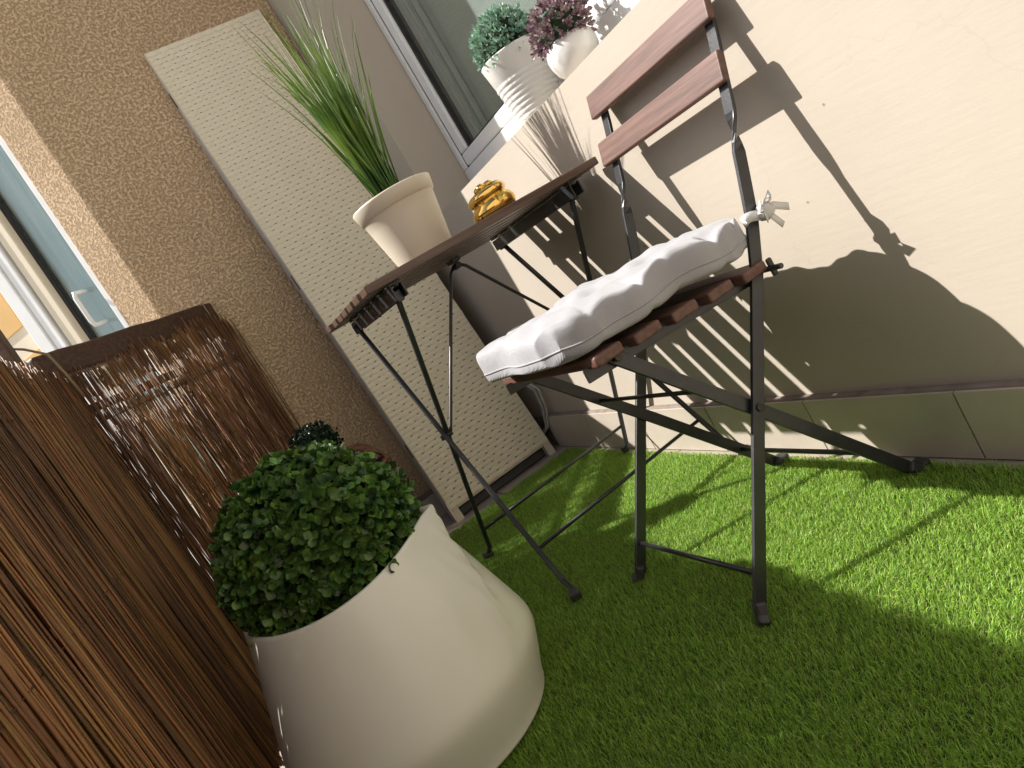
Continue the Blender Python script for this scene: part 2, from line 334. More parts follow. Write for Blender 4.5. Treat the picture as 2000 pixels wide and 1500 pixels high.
MB().tube([(XF - .002, 1.985, .885), (XF + .004, 1.985, .885)], .006, 12).build('drain_cap', M['gasket'], win)

# ------------------------------------------------------------------ stucco wall, its lit splayed edge and the glazed door beyond
sw = thing('stucco_wall', (.4, YS, 0), 'rough tan stucco wall with sunlit splayed corner and glazed white door', 'wall')
ex, ey = -.70711, .70711
F0 = (.024, YS)
def fpt(s_, d=0): return (F0[0] + ex * s_ - .70711 * d, F0[1] + ey * s_ - .70711 * d)     # along the splayed face, d = out of it
mb = MB(); mb.prism([(XW + .001, YS), F0, fpt(.139), (fpt(.139)[0] + .15, fpt(.139)[1] + .15), (XW + .001, YS + .26)], -.1, 3.2)
mb.build('stucco_face', M['stucco'], sw, .006, seg=3)
MB().box(.03, .70, YS - .085, YS - .001, -.011, .085).build('skirting_bed', M['grout'], sw, .003)
s2 = MB().box(.0018, .2982, -.006, 0, .002, .082).mesh('skirting_tile', M['skirt'])
for j in range(2): inst(s2, 'skirting_tile', sw, (.08 + .3 * j, YS - .0855, 0))
door = MB()
def fbox(s0, s1, d0, d1, z0, z1):
    return MB().prism([fpt(s0, d0), fpt(s1, d0), fpt(s1, d1), fpt(s0, d1)], z0, z1)
dr = fbox(.1395, .60, -.09, -.06, .0, 2.9).build('glazed_door', M['curtain'], sw)
fbox(.142, .172, -.05, -.012, .0, 2.9).build('door_frame', M['white'], dr, .004)
fbox(.1725, .182, -.055, -.03, .0, 2.9).build('door_frame', M['white'], dr, .003)
fbox(.182, .338, -.045, -.040, .0, 2.9).build('glass_pane', M['glass'], dr)
fbox(.3385, .352, -.05, -.030, .0, 2.9).build('gasket', M['gasket'], dr)
fbox(.3525, .408, -.055, -.004, .0, 2.9).build('door_stile', M['cream'], dr, .004)
fbox(.4085, .417, -.05, -.016, .0, 2.9).build('gasket', M['gasket'], dr)
fbox(.4175, .465, -.05, .004, .0, 2.9).build('door_frame', M['white'], dr, .005)
fbox(.4655, .53, -.05, .010, .0, 2.9).build('door_frame', M['white'], dr, .005)
h0 = fpt(.245, -.035); h1 = fpt(.245, .012)
MB().tube([(*h0, 1.25), (*h1, 1.25), (h1[0] - .003, h1[1], 1.235), (h1[0] - .003, h1[1], 1.15), (*h1, 1.135), (*h0, 1.135)], .008, 8).build('door_handle', M['white'], dr, smooth=True)
fbox(.5305, 1.6, -.12, -.05, .0, 2.9).build('painted_panel', M['cream'], sw)
fbox(.60, .76, -.0495, -.044, 1.30, 1.62).build('orange_board', M['orange'], sw, .002)
fbox(.565, .80, -.0495, -.044, .95, 1.21).build('orange_board', M['orange'], sw, .002)

# wall added behind the camera, out of view, to bounce sunlight into the shade
ew = thing('bounce_wall', (.3, -1.6, 0), 'added white wall out of view behind the camera, bouncing sunlight into the shade', 'wall')
MB().box(-4.5, XW - .001, -1.9, -1.601, -6, 5).build('plaster_face', M['render'], ew)
# ------------------------------------------------------------------ railing
CA = Vector((-.29, 2.03, 0)); CB = Vector((.155, 2.522, 0))
rl = thing('balcony_railing', (-.29, 1.0, 0), 'dark brown wooden balcony railing behind the reed screen', 'railing')
dd = (CB - CA).normalized(); nn = Vector((dd.y, -dd.x, 0))          # nn points to the camera side
def along(a, b, z, w_, h_, name):
    a = Vector((a[0], a[1], z)); b = Vector((b[0], b[1], z)); n = 8
    return MB().sweep([a.lerp(b, i / n) + Vector((0, 0, .002 * math.sin(i * 2.1))) for i in range(n + 1)], Vector((0, 0, 1)), h_, w_).build(name, M['darkwood'], rl, .008, seg=3)
along(CA + dd * .0, CB, .966, .045, .068, 'top_rail')
along(CA + dd * .03, CB, .835, .018, .024, 'lower_rail')
along(CA + dd * .03, CB, .10, .018, .03, 'lower_rail')
along((-.325, 2.0), (-.325, -1.5), .915, .045, .07, 'top_rail')
along((-.325, 2.0), (-.325, -1.5), .10, .018, .03, 'lower_rail')
MB().sweep([(-.312, 1.965, -.01), (-.312, 1.965, 1.14)], Vector((0, 1, 0)), .075, .045).build('post', M['darkwood'], rl, .006)
MB().sweep([(-.312, 1.965, 1.14), (-.312, 1.965, 1.155)], Vector((0, 1, 0)), .085, .055).build('post_cap', M['plastic'], rl, .003)
for y in (.7, -.6): MB().sweep([(-.322, y, -.01), (-.322, y, .89)], Vector((0, 1, 0)), .07, .04).build('post', M['darkwood'], rl, .006)
MB().sweep([CB - dd * .025 + Vector((0, 0, -.01)), CB - dd * .025 + Vector((0, 0, .93))], dd, .04, .03).build('post', M['darkwood'], rl, .004)

# ------------------------------------------------------------------ reed screen
rs = thing('reed_screen', (-.26, 1.2, 0), 'brown reed screen tied along the railing at the left', 'screen')
def reeds(name, a, b, n, zt, rmin, rmax, gapfn, depth, nrm, tilt=0.032):
    V = []; F = []; k = 5; seg = 4
    a = Vector(a); b = Vector(b)
    for i in range(n):
        u = random.random() ** (1.8 if (b - a).length < 1 else 1) if i % 3 == 0 else (i + random.uniform(-.4, .4)) / n
        p = a.lerp(b, u) + nrm * random.uniform(-depth, depth); d = (b - a).normalized()
        z0 = random.uniform(.012, .055); z1 = zt(u) + random.gauss(0, .011); r = random.uniform(rmin, rmax)
        lean = random.gauss(0, tilt); bow = random.gauss(0, .010); ph = random.uniform(0, 6)
        spans = gapfn(u, z0, z1)
        for (s0, s1) in spans:
            base = len(V)
            for q in range(seg + 1):
                t = q / seg; z = s0 + (s1 - s0) * t; tz = z / .95
                c = p + d * (lean * (tz - .5) + bow * math.sin(3.1 * tz + ph) + .0035 * math.sin(ph * 3 + 9 * tz)) + nrm * (.006 * math.sin(3.1 * tz + ph * 2))
                rr = r * (1 - .35 * tz)
                for j in range(k):
                    an = 2 * math.pi * j / k; V.append((c.x + d.x * rr * math.cos(an) + nrm.x * rr * math.sin(an), c.y + d.y * rr * math.cos(an) + nrm.y * rr * math.sin(an), z))
            for q in range(seg):
                for j in range(k): F.append((base + q * k + j, base + q * k + (j + 1) % k, base + (q + 1) * k + (j + 1) % k, base + (q + 1) * k + j))
            F.append(tuple(base + seg * k + j for j in range(k)))
    m = MB(); m.add(V, F); o = m.build(name, M['reed'], rs, smooth=True); o['kind'] = 'stuff'; return o
RX = -.262
reeds('reeds', (RX, 2.075, 0), (RX, -1.4, 0), 5600, lambda u: .924 + .010 * math.sin(u * 40), .0014, .0027,
      lambda u, a, b: [(a, b)] if random.random() > .02 else [(a, b * random.uniform(.5, .9))], .008, Vector((1, 0, 0)))
def gap2(u, a, b):
    out = [(a, b)]
    if .12 < u < .62 and random.random() < .62:
        g0 = .80 + random.gauss(0, .006) - .0 * u; g1 = .862 + random.gauss(0, .006)
        out = [(a, g0), (g1, b)]
        if random.random() < .5: out = [(a, .775 - random.random() * .03), (.793, g0 + .01), (g1, b)]
    if random.random() < .10: out = [(a, random.uniform(.15, .7))]
    return out
A2 = CA + nn * .030 - dd * .02; B2 = CB + nn * .034 - dd * .005
reeds('reeds', A2, B2, 640, lambda u: .925 + .012 * math.sin(u * 17) + .01 * u, .0014, .0026, gap2, .007, nn, .028)
for z in (.18, .5, .79):
    MB().tube([(RX + .010, 2.03, z), (RX + .0105, 1.2, z + .004), (RX + .010, .2, z), (RX + .010, -1.3, z)], .0009, 5).build('binding_wire', M['wire'], rs)
    MB().tube([A2 + nn * .009 + Vector((0, 0, z)), B2 + nn * .009 + Vector((0, 0, z + .01))], .0009, 5).build('binding_wire', M['wire'], rs)
c0 = CA + nn * .045 + dd * .03
MB().tube([(-.33, 1.99, 1.03), (-.30, 2.0, 1.037), (-.275, 2.01, 1.022), (c0.x - .005, c0.y, .99), (c0.x + .004, c0.y - .01, .93), (c0.x + .008, c0.y - .012, .86)], .0032, 6).build('twine', M['twine'], rs, smooth=True)
e0 = CB - dd * .045
MB().tube([e0 + Vector((0, 0, 1.004)), e0 + nn * .028 + Vector((0, 0, 1.0)), e0 + nn * .03 + Vector((0, 0, .90))], .002, 6).build('twine', M['twine'], rs, smooth=True)

# ------------------------------------------------------------------ room divider leaning on the stucco wall (local axes, root tilted)
PW, PH = .405, 1.79
lean = math.atan2(.262, 1.76)
rd = thing('room_divider', (.417, 2.245, 0), 'folded ivory woven room divider leaning on the stucco wall', 'room divider', rot=(-lean, 0, 0), local=True)
for k, dy in enumerate((0, .026, .052)):
    m = MB(); st = .026
    m.box(0, st, dy + .002, dy + .022, 0, PH); m.box(PW - st, PW, dy + .002, dy + .022, 0, PH)
    m.box(st, PW - st, dy + .003, dy + .021, PH - .02, PH - .001); m.box(st, PW - st, dy + .003, dy + .021, .04, .058)
    m.build('panel_frame', M['ivory'] if k == 0 else M['edge'], rd, .002)
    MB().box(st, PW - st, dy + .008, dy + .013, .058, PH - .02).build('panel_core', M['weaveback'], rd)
for z in (.25, .9, 1.6): MB().box(-.002, .004, .018, .032, z, z + .05).build('hinge', M['wire'], rd, .001)
MB().box(.03, PW - .03, .030, .045, .008, .036).build('bottom_bar', M['plastic'], rd, .003)
def strand(ph):
    n = 152; V = []; F = []; hgt = .0168
    for i in range(n + 1):
        x = .002 + (PW - .004) * i / n; s_ = math.sin(2 * math.pi * x / .0385 + ph); y = -.0006 - .0007 * math.tanh(2.2 * s_)
        pin = max(0, -s_ - .72) / .28                    # where the strand dips under a cord it narrows
        h1 = hgt / 2 * (1 - .04 * pin); h0 = hgt / 2 * (1 - .40 * pin ** .4); c = .0004
        V += [(x, y + .0002, -h0), (x, y - c * .7, -h0 * .86), (x, y - c, 0), (x, y - c * .7, h1 * .86), (x, y + .0002, h1)]
    for i in range(n):
        for j in range(4): F.append((5 * i + j, 5 * i + 5 + j, 5 * i + 6 + j, 5 * i + 1 + j))
    return MB().add(V, F).mesh('weave_strand', M['weave'], smooth=True)
st2 = [strand(0), strand(math.pi), strand(.25), strand(math.pi + .25)]
nz = int((PH - .045) / .0164)
for i in range(nz):
    inst(st2[(i % 2) + (2 if random.random() < .4 else 0)], 'weave_strand', rd, (random.gauss(0, .0005), random.gauss(0, .0002), .047 + .0164 * i + .008), scale=None)
# cables in the corner
for k, (dy, dx) in enumerate(((0, 0), (.035, .004))):
    MB().tube([(.80, 2.40 - dy, .36), (.845, 2.27 - dy, .27), (.858, 2.22 - dy, .22), (.856, 2.235 - dy * .9, .15), (.846, 2.27 - dy * .5, .085), (.81, 2.36, .03)], .0042, 8).build('cable', M['cable'], None, smooth=True)
    tag(bpy.context.scene.objects[-1] if False else [o for o in COL.objects if o.name.startswith('cable')][-1], ['pale cable hanging against the house wall beside the divider, farther one', 'pale cable hanging against the house wall beside the divider, nearer one'][k], 'cable', 'cables in the corner')

# ------------------------------------------------------------------ artificial turf
def turf():
    x0, x1, y0, y1 = -.16, .834, .28, 2.17
    n = 540000
    # rows of stitches, denser where the camera is close
    yy = y0 + (y1 - y0) * rng.random(n) ** 1.25; xx = x0 + (x1 - x0) * rng.random(n)
    yy += .004 * np.sin(xx * 60); xx = np.minimum(xx, x1 + .005 * np.sin(yy * 37) + .003 * np.sin(yy * 113))
    ang = rng.random(n) * 2 * np.pi; clump = np.sin(xx * 23 + 3 * np.sin(yy * 11)) * np.cos(yy * 19 + 2 * np.sin(xx * 9))
    L_ = rng.uniform(.007, .014, n) * (1 + .12 * clump); W_ = rng.uniform(.0004, .00075, n)
    lean = np.clip(rng.normal(.55, .28, n), .05, 1.25); dx, dy = np.cos(ang), np.sin(ang)
    dx = dx + .12; dn = np.hypot(dx, dy) + 1e-6; dx /= dn; dy /= dn
    wa = rng.random(n) * np.pi; wx, wy = -dy * np.cos(wa * .5), dx * np.cos(wa * .5)
    B = np.stack([xx, yy, np.full(n, .003)], 1); Wv = np.stack([wx, wy, np.sin(wa) * .3], 1) * W_[:, None]
    l1 = lean * .55; Mi = B + np.stack([dx * np.sin(l1), dy * np.sin(l1), np.cos(l1)], 1) * (L_ * .55)[:, None]
    l2 = np.minimum(lean * 1.6, 1.7); Ti = Mi + np.stack([dx * np.sin(l2), dy * np.sin(l2), np.cos(l2)], 1) * (L_ * .5)[:, None]
    V = np.stack([B - Wv, B + Wv, Mi + Wv * .85, Mi - Wv * .85, Ti], 1).reshape(-1, 3)
    idx = np.arange(n) * 5
    lo_ = np.stack([idx, idx + 1, idx + 2, idx + 3, idx + 3, idx + 2, idx + 4], 1).ravel()
    cnt = np.tile([4, 3], n); mi = np.repeat((rng.random(n) < .10).astype(int), 2)
    # backing sheet
    k = len(V); V = np.concatenate([V, [(x0, y0, .002), (x1 - .004, y0, .002), (x1 - .004, y1, .002), (x0, y1, .002)]]); lo_ = np.concatenate([lo_, [k, k + 1, k + 2, k + 3]]); cnt = np.concatenate([cnt, [4]]); mi = np.concatenate([mi, [2]])
    me = raw_mesh('artificial_turf', V, lo_, cnt, [M['turf'], M['turfdry'], M['turfback']], True, mi)
    o = bpy.data.objects.new('artificial_turf', me); COL.objects.link(o)
    tag(o, 'bright green artificial turf covering the balcony floor', 'turf', kind='stuff')
turf()

# ------------------------------------------------------------------ folding table
ft = thing('folding_table', (.58, 1.51, 0), 'dark slatted folding table with black steel legs between chair and divider', 'table')
for k in range(7):
    y = 1.256 + .0745 * k; x0 = .31 + random.uniform(-.002, .002)
    if k == 6: x0 -= .004
    MB().box(x0, .85, y, y + .0525, .686, .702).build('slat', M['acaciax'], ft, .0025)
for x in (.372, .795):
    m = MB(); m.box(x - .0125, x + .0125, 1.285, 1.745, .682, .6855); m.box(x - .0125, x - .0095, 1.285, 1.745, .654, .680); m.box(x + .0095, x + .0125, 1.285, 1.745, .654, .680)
    m.build('under_rail', M['black'], ft)
    for k in range(7): MB().tube([(x, 1.287 + .0745 * k, .6795), (x, 1.287 + .0745 * k, .676)], .005, 8).build('screw', M['steel'], ft)
LG = {'a': ((.360, 1.705, .668), (.352, 1.285, .012), -1), 'b': ((.372, 1.315, .668), (.353, 1.752, .012), 1), 'c': ((.803, 1.330, .668), (.822, 1.757, .012), 1), 'd': ((.790, 1.715, .668), (.832, 1.305, .012), -1)}
for k, (p, q, s_) in LG.items():
    p, q = Vector(p), Vector(q); e = p.lerp(q, .955); f2 = q + Vector((0, s_ * .004, .012)); 
    MB().sweep([p, p.lerp(q, .5), e, f2 + Vector((0, s_ * .006, 0)), q + Vector((-.006 if q.x < .6 else .006, s_ * .02, .006))], Vector((1, 0, 0)), .0105, .0085).build('leg', M['black'], ft, .002)
    MB().sweep([q + Vector((0, s_ * .008, .008)), q + Vector((-.008 if q.x < .6 else .008, s_ * .03, .004))], Vector((1, 0, 0)), .021, .017).build('foot', M['plastic'], ft, .004)
    MB().box(p.x - .008, p.x + .008, p.y - .010, p.y + .010, .650, .672).build('bracket', M['black'], ft, .002)
def onleg(k, t): return Vector(LG[k][0]).lerp(Vector(LG[k][1]), t)
MB().tube([onleg('a', .86), onleg('d', .86)], .0042, 8).build('stretcher', M['black'], ft, smooth=True)
MB().tube([onleg('b', .87), onleg('c', .87)], .0042, 8).build('stretcher', M['black'], ft, smooth=True)
KN = Vector((.585, 1.535, .668)); PL = (onleg('a', .46) + onleg('b', .46)) / 2; PRt = (onleg('c', .48) + onleg('d', .48)) / 2
for P_, sg in ((PL, -1), (PRt, 1)):
    MB().tube([P_ + Vector((.010 * -sg, 0, 0)), P_ + Vector((.018 * -sg, 0, .012)), KN + Vector((sg * .02, 0, -.012)), KN + Vector((sg * .006, 0, -.002))], .0038, 8).build('brace', M['black'], ft, smooth=True)
    MB().tube([P_ + Vector((-.013, 0, 0)), P_ + Vector((.013, 0, 0))], .006, 10).build('pivot_bolt', M['steel'], ft)
MB().tube([KN + Vector((0, -.018, -.004)), KN + Vector((0, .012, -.004))], .0075, 10).build('knob', M['plastic'], ft, .001)
MB().box(KN.x - .01, KN.x + .01, KN.y - .02, KN.y + .02, .672, .683).build('bracket', M['black'], ft, .002)

# ------------------------------------------------------------------ folding chair
ch = thing('folding_chair', (.6, 1.0, 0), 'brown slatted folding chair with black steel frame against the plaster wall', 'chair')
UP = [(.4445, .016), (.580, .216), (.715, .414), (.754, .486), (.779, .550), (.797, .598), (.805, .619), (.818, .656), (.846, .737), (.860, .786)]
YN, YF = .847, 1.166
for y in (YN, YF):
    pts = []; wd = []
    for i in range(len(UP) - 1):
        for q in range(4):
            t = q / 4; pts.append((UP[i][0] * (1 - t) + UP[i + 1][0] * t, y, UP[i][1] * (1 - t) + UP[i + 1][1] * t))
    pts.append((UP[-1][0], y, UP[-1][1]))
    for p in pts:
        a = min(max((p[2] - .575) / .05, 0), 1) * math.pi / 2
        wd.append(Vector((math.cos(a) * .88, math.sin(a), -math.cos(a) * .47)))
    MB().sweep(pts, wd, .0205, .0065).build('upright', M['black'], ch, .0012)
    sg = -1 if y == YN else 1
    MB().sweep([(.452, y, .030), (.443, y + sg * .004, .012), (.432, y + sg * .012, .004)], Vector((.6, 1, 0)), .030, .016).build('foot', M['plastic'], ch, .004)
    yi = y + .0085 * (1 if y == YN else -1)
    MB().sweep([(.446, yi, .436), (.62, yi, .234), (.803, yi, .016)], Vector((.76, 0, .65)), .0205, .006).build('leg', M['black'], ch, .0012)
    MB().sweep([(.798, yi, .022), (.815, yi + sg * .004, .008), (.832, yi + sg * .006, .010)], Vector((.0, 1, .0)), .028, .017).build('foot', M['plastic'], ch, .004)
    MB().tube([(.606, y - .006, .252), (.606, y + .006, .252)], .0065, 12).build('pivot_bolt', M['steel'], ch, .001)
    yr = y + .014 * (1 if y == YN else -1)
    MB().sweep([(.404, yr, .427), (.55, yr, .420), (.690, yr, .410), (.722, yr, .407)], Vector((0, 0, 1)), .019, .005).build('seat_rail', M['black'], ch, .001)
    yb = y - .003 if y == YN else y + .003
    MB().tube([(.452, y - .004, .429), (.452, y + .012, .429)], .0068, 12).build('pivot_bolt', M['steel'], ch, .001)
    MB().tube([(.730, y + sg * .034, .408), (.730, y - sg * .02, .410)], .0042, 10).build('seat_pin', M['black'], ch, .001)
    MB().sweep([(.733, y + sg * .012, .424), (.733, y + sg * .012, .396)], Vector((1, 0, 0)), .010, .006).build('wing_nut', M['plastic'], ch, .003)
MB().tube([(.4745, YN, .060), (.4745, YF, .060)], .0042, 8).build('crossbar', M['black'], ch, smooth=True)
MB().tube([(.748, YN + .01, .080), (.748, YF - .01, .080)], .0042, 8).build('crossbar', M['black'], ch, smooth=True)
MB().tube([(.545, YN + .01, .318), (.545, YF - .01, .318)], .0036, 8).build('crossbar', M['black'], ch, smooth=True)
for k in range(5):
    x = .415 + .0665 * k; zt = .4475 - .0055 * k
    MB().box(x, x + .047, .836, 1.186, zt - .016, zt).build('seat_slat', M['acacia'], ch, .004, seg=3)
for zc in (.690, .775):
    xc = .8175 + (zc - .69) * .33
    mt = Matrix.Translation((xc, 1.007, zc)) @ Matrix.Rotation(math.atan2(.037, .118), 4, 'Y')
    MB().box(-.0065, .0065, -.180, .180, -.0225, .0225, mtx=mt).build('back_slat', M['acacia'], ch, .003, seg=3)

# ------------------------------------------------------------------ seat cushion
cu = thing('seat_cushion', (.56, 1.0, .445), 'thick white cotton seat cushion tied onto the folding chair', 'cushion')
def cushion():
    nu, nv = 120, 110; V = []; F = []; x0, x1, y0, y1 = .366, .768, .828, 1.180
    tuft = [(-.34, -.34), (.36, -.34), (-.34, .36), (.36, .36), (.0, .0)]
    crease = [(-.62, .10, .016), (-.18, .07, .026), (.10, .09, .020), (.52, .07, .024), (.80, .06, .014)]
    for side in (1, -1):
        for j in range(nv + 1):
            for i in range(nu + 1):
                u = 2 * i / nu - 1; v = 2 * j / nv - 1
                u = math.sin(u * math.pi / 2) * .5 + u * .5; v = math.sin(v * math.pi / 2) * .5 + v * .5
                def boxy(q, e=.84):
                    if abs(q) <= e: return q, 1.0
                    th = (abs(q) - e) / (1 - e) * math.pi / 2; return math.copysign(e + (1 - e) * math.sin(th) ** .5, q), max(0, math.cos(th)) ** .5
                u, hu = boxy(u); v, hv = boxy(v)
                au, av = abs(u), abs(v)
                corner = max(0, au + av - 1.55) / .45
                prof = hu * hv * (1 - .2 * corner) * (1 - .12 * (au ** 4 + av ** 4))
                T = (.040 if side > 0 else .020) * prof
                if side > 0:
                    for a, b in tuft: T -= .011 * math.exp(-((u - a) ** 2 + (v - b) ** 2) / .028) * prof
                    T += (.0030 * math.sin(6 * u + 2.1 * math.sin(4 * v)) + .0018 * math.sin(17 * u * v + 11 * v + 5 * u) + .0012 * math.sin(23 * u - 13 * v)) * prof
                for c, wd_, dep in crease:                # sharp tucks pulled in at the side seam
                    k = math.exp(-abs((u - c - .12 * (1 - av)) / wd_) * 1.7)
                    T -= (dep * .62 if side > 0 else dep * .25) * k * max(0, av - .45) / .55 * prof
                ins = .010 * math.cos(u * 1.4) * av ** 8; insu = .010 * math.cos(v * 1.4) * au ** 8
                x = (x0 + x1) / 2 + (x1 - x0) / 2 * u * (1 - insu / .19); y = (y0 + y1) / 2 + (y1 - y0) / 2 * v * (1 - ins / .17)
                rr = .028 * max(0, au + av - 1.6) / .4; x -= math.copysign(rr, u); y -= math.copysign(rr, v)
                y += .004 * math.sin(11 * u + 1) * av ** 5; x += .005 * math.sin(7 * v) * au ** 5
                zc = .4690 - .006 * u + .003 * math.sin(5 * u + 1.2) * av ** 3 + .002 * math.sin(9 * u) * av
                V.append((x, y, zc + side * T))
    n1 = (nu + 1) * (nv + 1)
    for sd in (0, 1):
        for j in range(nv):
            for i in range(nu):
                a = sd * n1 + j * (nu + 1) + i; q = (a, a + 1, a + nu + 2, a + nu + 1); F.append(q if sd == 0 else q[::-1])
    MB().add(V, F).build('cushion_body', M['fabric'], cu, smooth=True)
    ring = [V[i] for i in range(nu + 1)] + [V[j * (nu + 1) + nu] for j in range(1, nv + 1)] + [V[nv * (nu + 1) + i] for i in range(nu - 1, -1, -1)] + [V[j * (nu + 1)] for j in range(nv - 1, 0, -1)]
    MB().tube(ring + [ring[0]], .0015, 5).build('seam', M['fabric'], cu, smooth=True)
cushion()
# ties knotted round the uprights
for k, (y, sg) in enumerate(((YN, -1), (YF, 1))):
    cx, cz = .752, .484
    tie = thing('tie', (0, 0, 0), None, None); tie.parent = cu; tie.location = -Vector((.56, 1.0, .445)); ROOT[tie] = Vector()
    for kk in ('label', 'category'):
        if kk in tie: del tie[kk]
    hoop = [(cx + .0155 * math.cos(a), y + .009 * math.sin(a), cz + .003 * math.sin(2 * a)) for a in [i * math.pi / 8 for i in range(17)]]
    MB().sweep(hoop, Vector((0, 0, 1)), .015, .0014).build('hoop', M['ribbon'], tie, smooth=True)
    kx, ky, kz = cx + .018, y + sg * .010, cz - .002
    def kn(r, z, a): return r * (1 + .18 * math.sin(3 * a + z * 400)), z
    MB().lathe((kx, ky, kz), [(.0005, -.014), (.009, -.011), (.013, -.004), (.012, .004), (.0085, .011), (.0005, .014)], 16, kn).build('knot', M['ribbon'], tie, smooth=True)
    MB().sweep([(kx - .002, ky, kz), (kx - .012, ky + sg * .012, kz + .012), (kx - .022, ky + sg * .015, kz + .003), (kx - .014, ky + sg * .012, kz - .008), (kx, ky, kz - .003)], [Vector((0, .2, 1)), Vector((.5, .2, .9)), Vector((.2, .5, 1)), Vector((.4, .2, 1)), Vector((0, .2, 1))], .014, .0012).build('loop', M['ribbon'], tie, smooth=True)
    MB().sweep([(kx, ky, kz), (kx + .010, ky + sg * .010, kz + .012), (kx + .012, ky + sg * .012, kz + .020), (kx + .002, ky + sg * .008, kz + .016), (kx - .002, ky, kz + .003)], Vector((1, .3, .2)), .013, .0012).build('loop', M['ribbon'], tie, smooth=True)
    MB().sweep([(kx, ky, kz), (kx + .014, ky + sg * .006, kz + .001), (kx + .034, ky + sg * .010, kz - .012)], [Vector((.1, .1, 1)), Vector((.3, .2, 1)), Vector((.35, .3, 1))], .012, .001).build('tail', M['ribbon'], tie, smooth=True)
    MB().sweep([(kx, ky, kz), (kx + .002, ky + sg * .008, kz - .012), (kx + .010, ky + sg * .010, kz - .030)], Vector((1, .2, .2)), .012, .001).build('tail', M['ribbon'], tie, smooth=True)

# ------------------------------------------------------------------ leaf balls
def leaf_mesh(name, m, ln, wd, cup, nseg=3):
    V = []; F = []
    for i in range(nseg + 1):
        t = i / nseg; wdt = wd * math.sin(math.pi * (t ** 1.35 * .93 + .05)) + .0004; z = cup * ln * (t * t - .2 * t)
        V += [(t * ln, -wdt, z + cup * wdt * .9), (t * ln, 0, z), (t * ln, wdt, z + cup * wdt * .9)]
    for i in range(nseg):
        a = 3 * i; F += [(a, a + 3, a + 4, a + 1), (a + 1, a + 4, a + 5, a + 2)]
    return MB().add(V, F).mesh(name, m, smooth=True)
def leaf_frames(c, r, n, zmin, spread, rosette=3, jit=.012, squash=1):
    """positions/orientations for leaves clustered in small rosettes over a ball"""
    out = []; k = n // rosette; ga = math.pi * (3 - math.sqrt(5))
    for i in range(k):
        z = 1 - 2 * (i + .5) / k; a = ga * i + random.uniform(-.25, .25); q = math.sqrt(1 - z * z)
        nrm = Vector((q * math.cos(a), q * math.sin(a), z)); nrm = (nrm + Vector((random.gauss(0, .07), random.gauss(0, .07), random.gauss(0, .07)))).normalized()
        if nrm.z * r < zmin: continue
        p = Vector(c) + Vector((nrm.x, nrm.y, nrm.z * squash)) * (r - random.gauss(.4 * jit, jit * .9) + (random.uniform(.3, 1.0) * jit if random.random() < .06 else 0))
        t = nrm.orthogonal().normalized(); b0 = random.uniform(0, 6.28)
        for j in range(rosette):
            an = b0 + j * 2 * math.pi / rosette + random.uniform(-.4, .4); d = t * math.cos(an) + nrm.cross(t) * math.sin(an)
            el = random.uniform(*spread); xd = (d * math.cos(el) + nrm * math.sin(el)).normalized(); zd = (nrm * math.cos(el) - d * math.sin(el)).normalized(); yd = zd.cross(xd)
            R = Matrix((xd, yd, zd)).transposed(); R = R @ Matrix.Rotation(random.uniform(-.5, .5), 3, 'X')
            out.append((p, R, random.uniform(.72, 1.25)))
    return out
def merged_leaves(name, frames, me, m, parent):
    src = np.array([v.co[:] for v in me.vertices]); pol = [list(p.vertices) for p in me.polygons]; V = []; F = []
    for i, (p, R, s_) in enumerate(frames):
        V.append(src @ np.array(R).T * s_ + np.array(p)); F += [tuple(a + i * len(src) for a in q) for q in pol]
    o = MB().add([tuple(v) for v in np.concatenate(V)], F).build(name, m, parent, smooth=True); o['kind'] = 'stuff'; return o
def split_leaves(frames, meshes, m, parent, count):
    cp = Vector((0, 0, .6))
    fr = sorted(frames, key=lambda f: (f[1].col[2].dot((cp - f[0]).normalized()) < .1, (f[0] - cp).length))
    for i, (p, R, s_) in enumerate(fr[:count]): inst(meshes[i % len(meshes)], 'leaf', parent, p, R.to_quaternion(), s_)
    if fr[count:]: merged_leaves('leaves', fr[count:], meshes[0], m, parent)
def core(c, r, parent, m, name='foliage_core', squash=1):
    def lump(q, z, a): return q * (1 + .04 * math.sin(5 * a + z * 60)), z
    return MB().lathe(c, [(r * math.sin(t) + 1e-4, -r * math.cos(t) * squash) for t in [math.pi * i / 14 for i in range(15)]], 24, lump).build(name, m, parent, smooth=True)

# big planter
PC = (.018, 1.19, 0)
pl = thing('planter', PC, 'large ivory planter with twisted sides holding a round boxwood ball', 'planter')
def twist(r, z, a):
    q = r; t = min(max((z - .10) / .236, 0), 1)
    for half in (0,):
        for zs, an, wd_, am, z0 in (((.12, .21, .28, .335), (-.93, -.72, -.50, -.24), .075, .0150, .105), ((.12, .19, .24, .29, .335), (-1.55, -1.27, -1.05, -.75, -.30), .16, .0100, .15)):
            c = float(np.interp(z, zs, an)) + half
            d = (a - c + math.pi) % (2 * math.pi) - math.pi; k = min(max((z - z0) / .10, 0), 1)
            q += am * k * k * (3 - 2 * k) * math.exp(-(math.sqrt(d * d + .0004) - .02) / wd_)
    return q, z + (.010 * t ** 5 * math.cos(2 * (a + .20)) if z > .28 else 0)
prof = [(.140, .004), (.176, .004), (.183, .009), (.1865, .0115), (.189, .013), (.189, .016), (.1965, .036), (.2075, .062), (.2165, .086), (.2205, .098), (.2220, .107), (.2218, .115), (.2195, .126), (.2125, .150), (.200, .192), (.1870, .237), (.174, .278), (.1635, .314), (.1595, .329), (.1582, .3335), (.1560, .3355), (.1535, .3355), (.1510, .3335), (.1500, .329), (.149, .31), (.148, .29)]
MB().lathe(PC, prof, 320, twist).build('pot', M['planter'], pl, smooth=True)
